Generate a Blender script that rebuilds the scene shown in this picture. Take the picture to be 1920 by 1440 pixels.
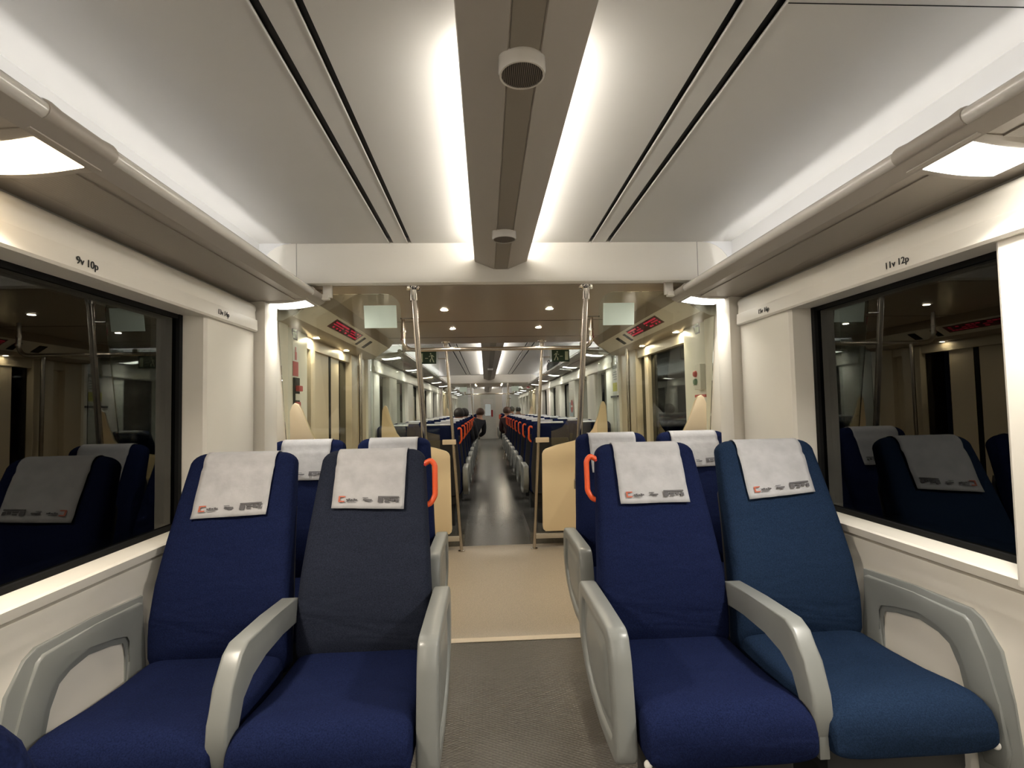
import bpy, bmesh, math, random
from mathutils import Vector, Matrix
sc = bpy.context.scene
for o in list(bpy.data.objects): bpy.data.objects.remove(o)
COL = sc.collection
# ------------------------------------------------------------------ camera, world, exposure
cam_d = bpy.data.cameras.new('camera'); cam = bpy.data.objects.new('camera', cam_d); COL.objects.link(cam)
cam_d.sensor_width = 36.0; cam_d.lens = 979.6 / 1920 * 36.0; cam_d.clip_start = 0.02; cam_d.clip_end = 100
yw, pt, rl = math.radians(2.899), math.radians(2.714), math.radians(-1.197)
fwd = Vector((math.sin(yw) * math.cos(pt), math.cos(yw) * math.cos(pt), math.sin(pt)))
rgt = Vector((math.cos(yw), -math.sin(yw), 0)); upv = rgt.cross(fwd)
r2 = rgt * math.cos(rl) + upv * math.sin(rl); u2 = upv * math.cos(rl) - rgt * math.sin(rl)
m = Matrix((r2, u2, -fwd)).transposed().to_4x4(); m.translation = Vector((-.094, 0, 1.28))
cam.matrix_world = m; sc.camera = cam
w = bpy.data.worlds.new('night'); sc.world = w; w.use_nodes = True
w.node_tree.nodes['Background'].inputs[0].default_value = (.002, .002, .003, 1)
w.node_tree.nodes['Background'].inputs[1].default_value = 1
sc.view_settings.view_transform = 'Standard'; sc.view_settings.look = 'None'
sc.view_settings.gamma = 1.0; sc.view_settings.use_curve_mapping = False
sc.view_settings.exposure = 1.62
L_COVE, L_DUCT, L_RACK, L_SPOT = .35, 10.0, 3.0, 110.0
W_RACK, S_RACK, W_COVE = 6.4, 142, .34          # watts and beam spread of each rack lamp
random.seed(4)

# ------------------------------------------------------------------ materials
MATS = {}
def mat(name, col, rough=.5, metal=0.0, noise=0.0, nscale=40.0, bump=0.0, bscale=200.0, spec=.5, sheen=0.0, coat=0.0):
    if name in MATS: return MATS[name]
    M = bpy.data.materials.new(name); M.use_nodes = True; nt = M.node_tree; b = nt.nodes['Principled BSDF']
    b.inputs['Base Color'].default_value = (*col, 1); b.inputs['Roughness'].default_value = rough
    b.inputs['Metallic'].default_value = metal; b.inputs['Specular IOR Level'].default_value = spec
    if sheen: b.inputs['Sheen Weight'].default_value = sheen; b.inputs['Sheen Roughness'].default_value = .6
    if coat: b.inputs['Coat Weight'].default_value = coat; b.inputs['Coat Roughness'].default_value = .15
    tc = nt.nodes.new('ShaderNodeTexCoord')
    if noise:
        n = nt.nodes.new('ShaderNodeTexNoise'); n.inputs['Scale'].default_value = nscale; n.inputs['Detail'].default_value = 4
        nt.links.new(tc.outputs['Object'], n.inputs['Vector'])
        r = nt.nodes.new('ShaderNodeMapRange'); r.inputs[1].default_value = .3; r.inputs[2].default_value = .7
        r.inputs[3].default_value = 1 - noise; r.inputs[4].default_value = 1 + noise
        nt.links.new(n.outputs['Fac'], r.inputs[0])
        mx = nt.nodes.new('ShaderNodeVectorMath'); mx.operation = 'SCALE'; mx.inputs[0].default_value = col
        nt.links.new(r.outputs[0], mx.inputs['Scale']); nt.links.new(mx.outputs[0], b.inputs['Base Color'])
    if bump:
        n2 = nt.nodes.new('ShaderNodeTexNoise'); n2.inputs['Scale'].default_value = bscale; n2.inputs['Detail'].default_value = 2
        nt.links.new(tc.outputs['Object'], n2.inputs['Vector'])
        bp = nt.nodes.new('ShaderNodeBump'); bp.inputs['Strength'].default_value = bump; bp.inputs['Distance'].default_value = .002
        nt.links.new(n2.outputs['Fac'], bp.inputs['Height']); nt.links.new(bp.outputs[0], b.inputs['Normal'])
    if 'fabric' in name:
        n3 = nt.nodes.new('ShaderNodeTexNoise'); n3.inputs['Scale'].default_value = 7; n3.inputs['Detail'].default_value = 2; n3.inputs['Distortion'].default_value = .6
        mp3 = nt.nodes.new('ShaderNodeMapping'); mp3.inputs['Scale'].default_value = (.6, 1, 1.6); nt.links.new(tc.outputs['Object'], mp3.inputs[0]); nt.links.new(mp3.outputs[0], n3.inputs['Vector'])
        b3 = nt.nodes.new('ShaderNodeBump'); b3.inputs['Strength'].default_value = .55; b3.inputs['Distance'].default_value = .02
        nt.links.new(n3.outputs['Fac'], b3.inputs['Height']); nt.links.new(b3.outputs[0], bp.inputs['Normal'])
    MATS[name] = M; return M
def emis(name, col, st):
    if name in MATS: return MATS[name]
    M = bpy.data.materials.new(name); M.use_nodes = True; nt = M.node_tree; nt.nodes.clear()
    e = nt.nodes.new('ShaderNodeEmission'); e.inputs[0].default_value = (*col, 1); e.inputs[1].default_value = st
    o = nt.nodes.new('ShaderNodeOutputMaterial'); nt.links.new(e.outputs[0], o.inputs[0]); MATS[name] = M; return M
def glass(name, tint, ior):
    M = bpy.data.materials.new(name); M.use_nodes = True; nt = M.node_tree; nt.nodes.clear()
    t = nt.nodes.new('ShaderNodeBsdfTransparent'); t.inputs[0].default_value = (*tint, 1)
    g = nt.nodes.new('ShaderNodeBsdfGlossy'); g.inputs['Roughness'].default_value = 0.0; g.inputs[0].default_value = (.95, .97, .95, 1)
    f = nt.nodes.new('ShaderNodeFresnel'); f.inputs[0].default_value = ior
    x = nt.nodes.new('ShaderNodeMixShader'); o = nt.nodes.new('ShaderNodeOutputMaterial')
    nt.links.new(f.outputs[0], x.inputs[0]); nt.links.new(t.outputs[0], x.inputs[1]); nt.links.new(g.outputs[0], x.inputs[2])
    nt.links.new(x.outputs[0], o.inputs[0]); MATS[name] = M; return M
M_wall = mat('cream_panel', (.82, .775, .69), .42, noise=.02, nscale=3)
M_beam = mat('beam_panel', (.88, .845, .77), .45)
M_ceil = mat('ceiling_panel', (.62, .60, .56), .5, noise=.02, nscale=2)
M_cove = mat('white_cove', (.82, .82, .82), .45)
M_duct = mat('duct_panel', (.42, .38, .33), .5)
M_ductd = mat('duct_strip', (.30, .265, .22), .5)
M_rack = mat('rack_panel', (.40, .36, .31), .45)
def dots(M, scale):
    nt = M.node_tree; b = nt.nodes['Principled BSDF']; tc = nt.nodes.new('ShaderNodeTexCoord')
    v = nt.nodes.new('ShaderNodeTexVoronoi'); v.inputs['Scale'].default_value = scale; v.inputs['Randomness'].default_value = 0
    nt.links.new(tc.outputs['Object'], v.inputs['Vector'])
    bp = nt.nodes.new('ShaderNodeBump'); bp.inputs['Strength'].default_value = .35; bp.inputs['Distance'].default_value = .002
    nt.links.new(v.outputs['Distance'], bp.inputs['Height']); nt.links.new(bp.outputs[0], b.inputs['Normal'])
M_perf = mat('perforated_panel', (.33, .295, .25), .5); dots(M_perf, 110)
M_tube = mat('rack_tube', (.70, .67, .62), .14, coat=.6)
M_vest = mat('vestibule_panel', (.37, .31, .245), .30)
M_pale = mat('pale_green_panel', (.70, .69, .63), .4, noise=.03, nscale=6)
M_black = mat('black_gap', (.004, .004, .004), .6)
M_rub = mat('black_rubber', (.006, .006, .006), .7, spec=.2)
M_navy = mat('navy_fabric', (.0100, .0150, .050), .9, noise=.35, nscale=260, bump=.5, bscale=420, spec=.03)
M_navyg = mat('worn_navy_fabric', (.0225, .0265, .042), .9, noise=.30, nscale=260, bump=.5, bscale=420, spec=.03)
M_navyt = mat('teal_navy_fabric', (.0150, .029, .062), .9, noise=.30, nscale=260, bump=.5, bscale=420, spec=.03)
M_shell = mat('dark_shell', (.02, .02, .022), .5)
M_cloth = mat('white_paper_cloth', (.455, .45, .46), .9, noise=.10, nscale=18, bump=.6, bscale=60, spec=.1)
M_ink = mat('dark_ink', (.10, .095, .10), .8)
M_red = mat('red_ink', (.48, .12, .07), .8)
M_arm = mat('grey_plastic', (.225, .232, .220), .34, noise=.04, nscale=8)
M_orange = mat('orange_plastic', (.80, .105, .025), .4)
M_steel = mat('brushed_steel', (.55, .505, .455), .22, metal=1.0)
M_chrome = mat('chrome', (.8, .78, .75), .1, metal=1.0)
M_beige = mat('beige_laminate', (.80, .66, .45), .45)
M_beiget = mat('beige_trim', (.60, .49, .36), .45)
M_door = mat('door_panel', (.58, .50, .38), .35)
M_redp = mat('red_plastic', (.45, .02, .02), .4)
M_green = mat('green_plastic', (.06, .16, .08), .4)
M_signg = mat('sign_green', (.006, .035, .018), .5)
M_signw = mat('sign_pale', (.40, .46, .36), .6)
M_film = mat('pale_film', (.80, .93, .83), .6)
M_white = mat('white_plastic', (.75, .73, .69), .4)
M_yel = mat('yellow_print', (.62, .56, .12), .7)
M_vfloor = mat('vestibule_floor', (.41, .36, .30), .42, noise=.22, nscale=160)
M_nose = mat('nosing_strip', (.88, .77, .64), .5)
M_hair = mat('dark_hair', (.012, .009, .007), .6)
M_hairb = mat('brown_hair', (.06, .025, .012), .6)
M_skin = mat('skin', (.45, .24, .16), .5)
M_coat = mat('dark_coat', (.012, .012, .016), .8)
M_coatr = mat('maroon_coat', (.035, .012, .014), .8)
M_bag = mat('black_bag', (.008, .008, .009), .7)
M_cream2 = mat('seat_number_ink', (.02, .02, .02), .7)
E_cove = emis('cove_light', (1, .97, .92), L_COVE)
E_duct = emis('duct_light', (1, .97, .91), L_DUCT)
E_rack = emis('rack_light', (1, .96, .88), L_RACK)
E_rackw = emis('warm_rack_light', (1, .78, .50), L_RACK)
E_spot = emis('downlight', (1, .86, .58), L_SPOT)
E_spotc = emis('ceiling_downlight', (1, .88, .66), 400.0)
E_led = emis('led_text', (1, .05, .09), .16)
M_ledp = mat('led_window', (.10, .012, .014), .3)
G_win = glass('window_glass', (.25, .25, .25), 1.75)
G_door = glass('door_glass', (.2, .2, .2), 1.33)
G_scr = glass('screen_glass', (.93, .955, .935), 1.5)
def floor_mat(name, col, sc_, rough, strength):
    M = mat(name, col, rough, noise=.15, nscale=90); nt = M.node_tree; b = nt.nodes['Principled BSDF']
    tc = nt.nodes.new('ShaderNodeTexCoord'); mp = nt.nodes.new('ShaderNodeMapping'); mp.inputs['Rotation'].default_value = (0, 0, .785)
    mp.inputs['Scale'].default_value = (1, 1.7, 1)
    v = nt.nodes.new('ShaderNodeTexVoronoi'); v.inputs['Scale'].default_value = sc_; v.inputs['Randomness'].default_value = .15
    nt.links.new(tc.outputs['Object'], mp.inputs[0]); nt.links.new(mp.outputs[0], v.inputs['Vector'])
    bp = nt.nodes.new('ShaderNodeBump'); bp.inputs['Strength'].default_value = strength; bp.inputs['Distance'].default_value = .003
    nt.links.new(v.outputs['Distance'], bp.inputs['Height']); nt.links.new(bp.outputs[0], b.inputs['Normal']); return M
M_nfloor = floor_mat('studded_floor', (.108, .097, .083), 55, .33, .9)
M_ffloor = floor_mat('dark_floor', (.105, .103, .095), 25, .24, .25)

# ------------------------------------------------------------------ mesh helpers
def fin(bm, smooth=35):
    bmesh.ops.recalc_face_normals(bm, faces=bm.faces[:])
    me = bpy.data.meshes.new('m'); bm.to_mesh(me); bm.free()
    if smooth: me.shade_smooth(); me.set_sharp_from_angle(angle=math.radians(smooth))
    return me
def obj(name, bm, material, parent=None, smooth=35):
    me = bm if isinstance(bm, bpy.types.Mesh) else fin(bm, smooth)
    me.name = name
    ms = material if isinstance(material, (list, tuple)) else [material]
    if not me.materials:
        for x in ms: me.materials.append(x)
    o = bpy.data.objects.new(name, me); COL.objects.link(o)
    if parent: o.parent = parent
    return o
def tag(o, label, cat, group=None):
    o['label'] = label; o['category'] = cat
    if group: o['group'] = group
    return o
def thing(name, label, cat, loc=(0, 0, 0), group=None, rz=0):
    o = bpy.data.objects.new(name, None); COL.objects.link(o); o.location = loc; o.rotation_euler = (0, 0, rz)
    o.empty_display_size = .1
    return tag(o, label, cat, group)
def struct(name, bm, material, parent=None, smooth=35):
    o = obj(name, bm, material, parent, smooth)
    if not parent: o['kind'] = 'structure'
    return o
def NB(): return bmesh.new()
def box(bm, x0, x1, y0, y1, z0, z1, bev=0, mi=0, seg=2):
    if x0 > x1: x0, x1 = x1, x0
    vs = [bm.verts.new((x, y, z)) for x in (x0, x1) for y in (y0, y1) for z in (z0, z1)]
    fs = [bm.faces.new([vs[i] for i in q]) for q in ((0, 1, 3, 2), (4, 6, 7, 5), (0, 4, 5, 1), (2, 3, 7, 6), (0, 2, 6, 4), (1, 5, 7, 3))]
    for f in fs: f.material_index = mi
    if bev:
        bmesh.ops.bevel(bm, geom=list({e for f in fs for e in f.edges}), offset=bev, segments=seg, profile=.6, affect='EDGES')
    return fs
def prism(bm, pts, axis, a, b, bev=0, seg=2, mi=0):
    """extrude polygon: axis 'x' -> pts (y,z); 'y' -> (x,z); 'z' -> (x,y)"""
    f = {'x': lambda p, t: (t, p[0], p[1]), 'y': lambda p, t: (p[0], t, p[1]), 'z': lambda p, t: (p[0], p[1], t)}[axis]
    A = [bm.verts.new(f(p, a)) for p in pts]; B = [bm.verts.new(f(p, b)) for p in pts]
    n = len(pts); fa = bm.faces.new(A); fb = bm.faces.new(B[::-1]); fs = [fa, fb]
    for i in range(n): fs.append(bm.faces.new((A[i], B[i], B[(i + 1) % n], A[(i + 1) % n])))
    for q in fs: q.material_index = mi
    if bev:
        bmesh.ops.bevel(bm, geom=list(set(fa.edges) | set(fb.edges)), offset=bev, segments=seg, profile=.6, affect='EDGES')
    return fa, fb
def loft(bm, rings, cap=True, closed=True):
    V = [[bm.verts.new(p) for p in r] for r in rings]; n = len(V[0])
    for a, b in zip(V[:-1], V[1:]):
        for i in range(n if closed else n - 1): bm.faces.new((a[i], a[(i + 1) % n], b[(i + 1) % n], b[i]))
    if cap and closed: bm.faces.new(V[0][::-1]); bm.faces.new(V[-1])
    return V
def tube(bm, pts, r, n=12, cap=True):
    pts = [Vector(p) for p in pts]; rings = []
    prev = None
    for i, p in enumerate(pts):
        t = (pts[min(i + 1, len(pts) - 1)] - pts[max(i - 1, 0)]).normalized()
        if prev is None:
            s = t.cross(Vector((0, 0, 1)))
            if s.length < .1: s = t.cross(Vector((1, 0, 0)))
        else: s = prev - t * prev.dot(t)
        s.normalize(); prev = s; u = s.cross(t)
        rr = r[i] if isinstance(r, (list, tuple)) else r
        rings.append([p + (s * math.cos(k * 2 * math.pi / n) + u * math.sin(k * 2 * math.pi / n)) * rr for k in range(n)])
    loft(bm, rings, cap)
def lathe(bm, prof, cx, cy, n=32):
    loft(bm, [[(cx + r * math.cos(k * 2 * math.pi / n), cy + r * math.sin(k * 2 * math.pi / n), z) for k in range(n)] for r, z in prof])
def rbend(pts, r, n=5):
    """round the corners of a polyline"""
    P = [Vector(p) for p in pts]; out = [P[0]]
    for a, b, c in zip(P[:-2], P[1:-1], P[2:]):
        d1 = (a - b).normalized(); d2 = (c - b).normalized(); k = min(r, (a - b).length * .49, (c - b).length * .49)
        for i in range(n + 1):
            t = i / n; q = (b + d1 * k) * (1 - t) ** 2 + b * 2 * t * (1 - t) + (b + d2 * k) * t * t; out.append(q)
    out.append(P[-1]); return out
def lerp(tab, z):
    if z <= tab[0][0]: return tab[0][1]
    for (a, va), (b, vb) in zip(tab[:-1], tab[1:]):
        if z <= b:
            t = (z - a) / (b - a); return va + (vb - va) * t
    return tab[-1][1]
def se(t, n):
    c, s = math.cos(t), math.sin(t)
    return math.copysign(abs(c) ** (2 / n), c), math.copysign(abs(s) ** (2 / n), s)
def copy_tree(o, parent=None):
    c = o.copy(); COL.objects.link(c); c.parent = parent
    for ch in o.children: copy_tree(ch, c)
    return c

# ================================================================== SETTING
HW = 1.36      # glass plane
def saloon(y0, y1, wins, end_beam=True):
    for s, side in ((-1, 'left'), (1, 'right')):
        b = NB()
        prism(b, [(s * p[0], p[1]) for p in ((1.283, -.02), (1.283, .38), (1.287, .62), (1.290, .70), (1.279, .768), (1.280, .773), (1.305, .775), (1.305, .783), (1.272, .785), (1.268, .812), (1.274, .818), (1.345, .828), (1.44, .828), (1.44, -.02))], 'y', y0, y1)
        prism(b, [(s * p[0], p[1]) for p in ((1.243, 1.692), (1.237, 1.700), (1.2385, 1.749), (1.240, 1.7535), (1.2465, 1.7555), (1.2495, 1.795), (1.246, 1.806), (1.2465, 1.817), (1.252, 1.828), (1.262, 1.836), (1.275, 1.839), (1.31, 1.840), (1.31, 1.852), (1.44, 1.852), (1.44, 1.70))], 'y', y0, y1 - .02)
        cv = NB(); prism(cv, [(s * p[0], p[1]) for p in ((1.262, 1.853), (1.262, 2.20), (1.44, 2.20), (1.44, 1.853))], 'y', y0, y1 + .08); struct('wall_' + side, cv, M_cove)
        edges = [y0] + [v for w_ in wins for v in w_] + [y1]
        if s < 0 and y0 < 0: edges = [y0, -6.2, -5.2, -4.6, -3.5, -2.9, -1.8, -.30, .55, .85, 2.22, y1]
        for a, c in zip(edges[::2], edges[1::2]):
            if c - a > .02:
                prism(b, [(s * 1.266, a + .008), (s * 1.256, a + .022), (s * 1.256, c - .022), (s * 1.266, c - .008), (s * 1.37, c), (s * 1.44, c), (s * 1.44, a), (s * 1.37, a)], 'z', .80, 1.71)
        struct('wall_' + side, b, M_wall)
        for a, c in (wins[:3] + [(-.30, .55), (.85, 2.22)] if s < 0 and y0 < 0 else wins):
            global WN
            WN += 1; f = NB()
            for q in ((a, a + .022, .826, 1.702), (c - .022, c, .826, 1.702)): box(f, s * 1.345, s * 1.40, q[0], q[1], q[2], q[3])
            box(f, s * 1.345, s * 1.40, a, c, .826, .846); box(f, s * 1.35, s * 1.40, a, c, 1.680, 1.702)
            fo = struct('window_%d' % WN, f, M_rub)
            g = NB(); box(g, s * HW, s * (HW + .02), a + .02, c - .02, .844, 1.682); obj('pane', g, G_win, fo, 0)
    b = NB()
    for x0, x1 in ((-1.27, -.590), (-.567, -.492), (-.473, .473), (.492, .567), (.590, 1.27)): box(b, x0, x1, y0, y1 + .08, 2.17, 2.177, .001, seg=1)
    co = struct('ceiling', b, M_ceil)
    b = NB()
    for s in (-1, 1):
        for x in (.492, .590): box(b, s * x, s * (x + .003), y0, y1 + .06, 2.1675, 2.1705)
    obj('slot_lip_glint', b, M_white, co, 0)  # white strips stand in for lamplight caught on the outer slot lips
    if y0 < 0:
        b = NB(); box(b, .594, 1.255, 1.088, 1.0905, 2.1692, 2.1705); obj('joint', b, M_rub, co, 0)
    b = NB(); box(b, -.60, -.46, y0, y1, 2.183, 2.19); box(b, .46, .60, y0, y1, 2.183, 2.19)
    box(b, -1.27, 1.27, y0, y1, 2.20, 2.21); struct('trim_1', b, M_black)
WN = 0
saloon(-7.0, 2.70, [(-6.2, -5.2), (-4.6, -3.5), (-2.9, -1.8), (-.30, .80), (1.31, 2.22)])
saloon(5.47, 13.5, [(5.75, 6.42), (6.92, 7.90), (8.46, 9.47), (10.05, 11.05), (11.6, 12.6)])
saloon(16.2, 23.0, [(16.6, 17.6), (18.1, 19.1), (19.7, 20.7)])
# floors
b = NB(); box(b, -1.3, 1.3, -7.0, 2.985, -.14, 0); struct('floor', b, M_nfloor)
b = NB(); box(b, -1.36, 1.36, 2.985, 5.46, -.16, -.12); struct('floor', b, M_vfloor)
b = NB(); prism(b, [(5.46, -.16), (5.46, -.12), (6.8, 0), (13.5, 0), (13.5, -.16)], 'x', -.34, .34)
for s in (-1, 1): box(b, s * .34, s * 1.30, 5.46, 13.5, -.16, 0)
box(b, -1.30, 1.30, 13.5, 23, -.16, 0)
struct('floor', b, M_ffloor)
b = NB(); box(b, -1.3, 1.3, 2.945, 2.998, -.06, .004, .002); struct('trim_2', b, M_nose)
# rear and end walls
b = NB(); box(b, -1.4, 1.4, -7.05, -7.0, -.02, 2.2); struct('wall_back', b, M_wall)
b = NB()
for s in (-1, 1): box(b, s * .62, s * 1.3, 21.6, 23.05, 0, 2.2)
struct('wall_front', b, M_cove)
b = NB(); box(b, -.62, .62, 22.9, 23.0, 0, 2.2); struct('wall_front', b, M_wall)
b = NB(); box(b, -.33, .33, 22.86, 22.9, 0, 1.95, .004); d = struct('door_9', b, M_pale)
b = NB(); box(b, -.21, .21, 22.845, 22.865, .92, 1.72, .004); obj('window_frame', b, M_white, d)
b = NB(); box(b, -.13, .11, 22.835, 22.85, 1.0, 1.5); obj('pane', b, emis('lit_next_coach', (.9, .93, .85), .10), d)
b = NB(); box(b, .13, .20, 22.835, 22.85, .95, 1.25); obj('sticker', b, M_redp, d)

# transverse beams
def beam(y):
    b = NB(); prism(b, [(y, 2.2), (y, 1.985), (y + .012, 1.962), (y + .035, 1.957), (y + .065, 1.970), (y + .12, 1.972), (y + .12, 2.2)], 'x', -1.262, 1.262)
    o = struct('trim_3', b, M_beam)
    b = NB()
    for s in (-1, 1): box(b, s * 1.072, s * 1.0735, y - .001, y + .01, 1.97, 2.17)
    obj('joint', b, M_rub, o, 0)
    b = NB()
    for s in (-1, 1):   # fillets in the ceiling corner
        pts = [(s * 1.262, 2.17), (s * 1.10, 2.17)] + [(s * (1.10 + .155 * math.sin(a)), 2.02 + .15 * math.cos(a)) for a in [k * math.pi / 12 for k in range(1, 7)]] + [(s * 1.262, 2.0)]
        prism(b, [p for i, p in enumerate(pts)], 'y', y - .006, y)
    obj('corner_fillet', b, M_cove, o)
beam(2.76); beam(13.515)

# ================================================================== VESTIBULES
def text(name, s, size, loc, rot, material, parent=None, mirror=False, ext=.0008):
    cu = bpy.data.curves.new(name, 'FONT'); cu.body = s; cu.size = size; cu.extrude = ext; cu.align_x = 'CENTER'; cu.align_y = 'CENTER'
    t = bpy.data.objects.new('tmp', cu); COL.objects.link(t); bpy.context.view_layer.update()
    me = bpy.data.meshes.new_from_object(t.evaluated_get(bpy.context.evaluated_depsgraph_get()))
    bpy.data.objects.remove(t); me.materials.clear()
    o = obj(name, me, material, parent); o.location = loc; o.rotation_euler = rot; return o
SIDE = {-1: 'left', 1: 'right'}
def vestibule(y0, zf, near):
    y1 = y0 + 2.56
    b = NB(); box(b, -1.12, 1.12, y0 + .12, y1, 1.97, 2.0)
    box(b, -1.40, 1.40, y1 - .02, y1 + .15, 1.975, 2.2)
    c = struct('ceiling', b, M_vest)
    b = NB(); box(b, -1.1, 1.1, y0 + 1.30, y0 + 1.304, 1.9685, 1.971); box(b, -1.1, 1.1, y0 + 2.2, y0 + 2.204, 1.9685, 1.971)
    obj('joint', b, M_rub, c, 0)
    for s in (-1, 1):
        b = NB()
        prism(b, [(s * 1.0, 1.972), (s * 1.02, 1.945), (s * 1.05, 1.91), (s * 1.19, 1.815), (s * 1.22, 1.80), (s * 1.36, 1.80), (s * 1.42, 1.80), (s * 1.42, 2.0), (s * 1.0, 2.0)], 'y', y0 + .20, y1 - .06)
        obj('door_canopy', b, M_vest, c)
        # wall of the vestibule
        b = NB()
        prism(b, [(s * 1.21, y0 - .06), (s * 1.20, y0 - .04), (s * 1.20, y0 + .07), (s * 1.21, y0 + .09), (s * 1.25, y0 + .11), (s * 1.25, y0 + .36), (s * 1.44, y0 + .36), (s * 1.44, y0 - .06)], 'z', zf, 2.0)
        struct('wall_' + SIDE[s], b, M_wall)
        b = NB(); box(b, s * 1.27, s * 1.44, y0 + .36, y0 + .75, zf, 1.82, .004)
        box(b, s * 1.262, s * 1.44, y1 - .06, y1 + .5 - (.0 if near else .2), zf, 1.99, .004)
        struct('wall_' + SIDE[s], b, M_pale)
        # door
        global DN
        DN += 1; b = NB(); Y = lambda v: y0 + (v - 2.76)
        box(b, s * 1.30, s * 1.42, Y(3.5), Y(5.30), 1.72, 1.80)                       # header
        box(b, s * 1.285, s * 1.42, Y(4.72), Y(4.93), zf, 1.80, .004); box(b, s * 1.285, s * 1.42, Y(5.06), Y(5.26), zf, 1.80, .004)
        box(b, s * 1.34, s * 1.42, Y(4.92), Y(5.07), zf, 1.80)
        d = struct('door_%d' % DN, b, M_door)
        b = NB()
        if s > 0: box(b, s * 1.31, s * 1.35, Y(4.44), Y(4.54), zf, 1.74, .004)
        box(b, s * 1.33, s * 1.35, Y(3.5), Y(4.72), zf, .62)
        if s < 0:
            box(b, s * 1.298, s * 1.35, Y(3.67), Y(3.76), zf, 1.74, .004); box(b, s * 1.325, s * 1.36, Y(3.76), Y(4.17), zf, 1.74); box(b, s * 1.325, s * 1.36, Y(4.21), Y(4.45), zf, 1.74)
        obj('leaf', b, M_door, d)
        b = NB(); box(b, s * 1.34, s * 1.35, Y(3.5), Y(4.45), .6, 1.73); box(b, s * 1.34, s * 1.35, Y(4.53), Y(4.73), .6, 1.73); obj('pane', b, G_door, d, 0)
        b = NB(); box(b, s * 1.325, s * 1.36, Y(3.50), Y(3.53), zf, 1.74); obj('rubber_seal', b, M_rub, d, 0)
        if s < 0: b = NB(); box(b, s * 1.322, s * 1.36, Y(4.165), Y(4.215), zf, 1.74); obj('rubber_seal', b, M_rub, d, 0)
        # vertical grab pole by the door
        b = NB(); tube(b, [(s * 1.21, Y(4.72), zf), (s * 1.21, Y(4.72), 1.81)], .016)
        tag(obj('grab_pole', b, M_steel), 'upright steel grab pole beside the %s-hand doors of the %s vestibule' % (SIDE[s], 'near' if near else 'far'), 'pole', 'door poles')
        # display over the door
        t = thing('led_display', 'red lettered display over the %s-hand doors of the %s vestibule' % (SIDE[s], 'near' if near else 'far'), 'display', group='door displays')
        def slope(u, off): return (s * (1.05 + .14 * u - .56 * off), 1.91 - .095 * u - .82 * off)
        b = NB()
        for (ya, yb, u0, u1, off) in ((Y(2.98), Y(5.22), .02, .86, .004),):
            pa, pb, pc, pd = slope(u0, 0), slope(u0, off), slope(u1, off), slope(u1, 0)
            prism(b, [pa, pb, pc, pd], 'y', ya, yb)
        obj('housing', b, M_wall, t)
        b = NB(); prism(b, [slope(.12, .003), slope(.12, .006), slope(.60, .006), slope(.60, .003)], 'y', Y(3.48), Y(4.22)); obj('window', b, M_ledp, t)
        b = NB(); split = False; yy = Y(3.52); rnd = random.Random(3 if s < 0 else 8)
        while yy < Y(4.18):
            wd = rnd.choice((.022, .03, .038))
            if s < 0 or yy < Y(3.76) or yy > Y(3.9):
                for (u0, u1) in ((.20, .27), (.33, .38), (.45, .52)):
                    if s > 0 and yy > Y(3.83) and not split: obj('led_lettering', b, E_led, t, 0); b = NB(); split = True
                    if rnd.random() < .75: prism(b, [slope(u0, .006), slope(u0, .0075), slope(u1, .0075), slope(u1, .006)], 'y', yy, yy + wd)
            yy += wd + .012
        obj('led_lettering', b, E_led, t, 0)
        for ya, yb in ((Y(4.30), Y(4.36)), (Y(4.52), Y(4.60))):
            b = NB(); prism(b, [slope(.2, .004), slope(.2, .007), slope(.75, .007), slope(.75, .004)], 'y', ya, yb); obj('speaker_grille', b, M_rub, t)
    # downlights
    for i, (x, y, z) in enumerate([(-.368, 3.58, 1.97), (.358, 3.575, 1.97), (-.364, 4.42, 1.97), (.364, 4.40, 1.97), (-1.258, 3.66, 1.80), (-1.258, 4.44, 1.80), (1.258, 3.61, 1.80), (1.258, 4.42, 1.80)]):
        y += y0 - 2.76
        wh = ['nearer left', 'nearer right', 'farther left', 'farther right'][i] + ' round downlight in the ceiling' if i < 4 else ['nearer', 'farther'][(i - 4) % 2] + ' round downlight over the %s-hand doors' % ('left' if i < 6 else 'right')
        t = thing('downlight', wh + ' of the %s vestibule' % ('near' if near else 'far'), 'downlight', (x, y, z), 'vestibule downlights')
        if i == 0 and near:
            b = NB(); lathe(b, [(.022, -.001), (.031, -.001), (.031, -.004), (.025, -.006), (.022, -.003)], 0, 0); vestibule.ring = obj('ring', b, M_steel, t)
            b = NB(); lathe(b, [(.023, -.001), (.023, -.0035), (.015, -.005)], 0, 0); vestibule.lens = obj('lens', b, E_spotc, t)
        else:
            for o in (vestibule.ring, vestibule.lens):
                c_ = o.copy(); COL.objects.link(c_); c_.parent = t
                if i >= 4 and o is vestibule.lens: c_.material_slots[0].link = 'OBJECT'; c_.material_slots[0].material = E_spot
DN = 0
vestibule(2.76, -.12, True); vestibule(13.515, 0.0, False)

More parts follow.
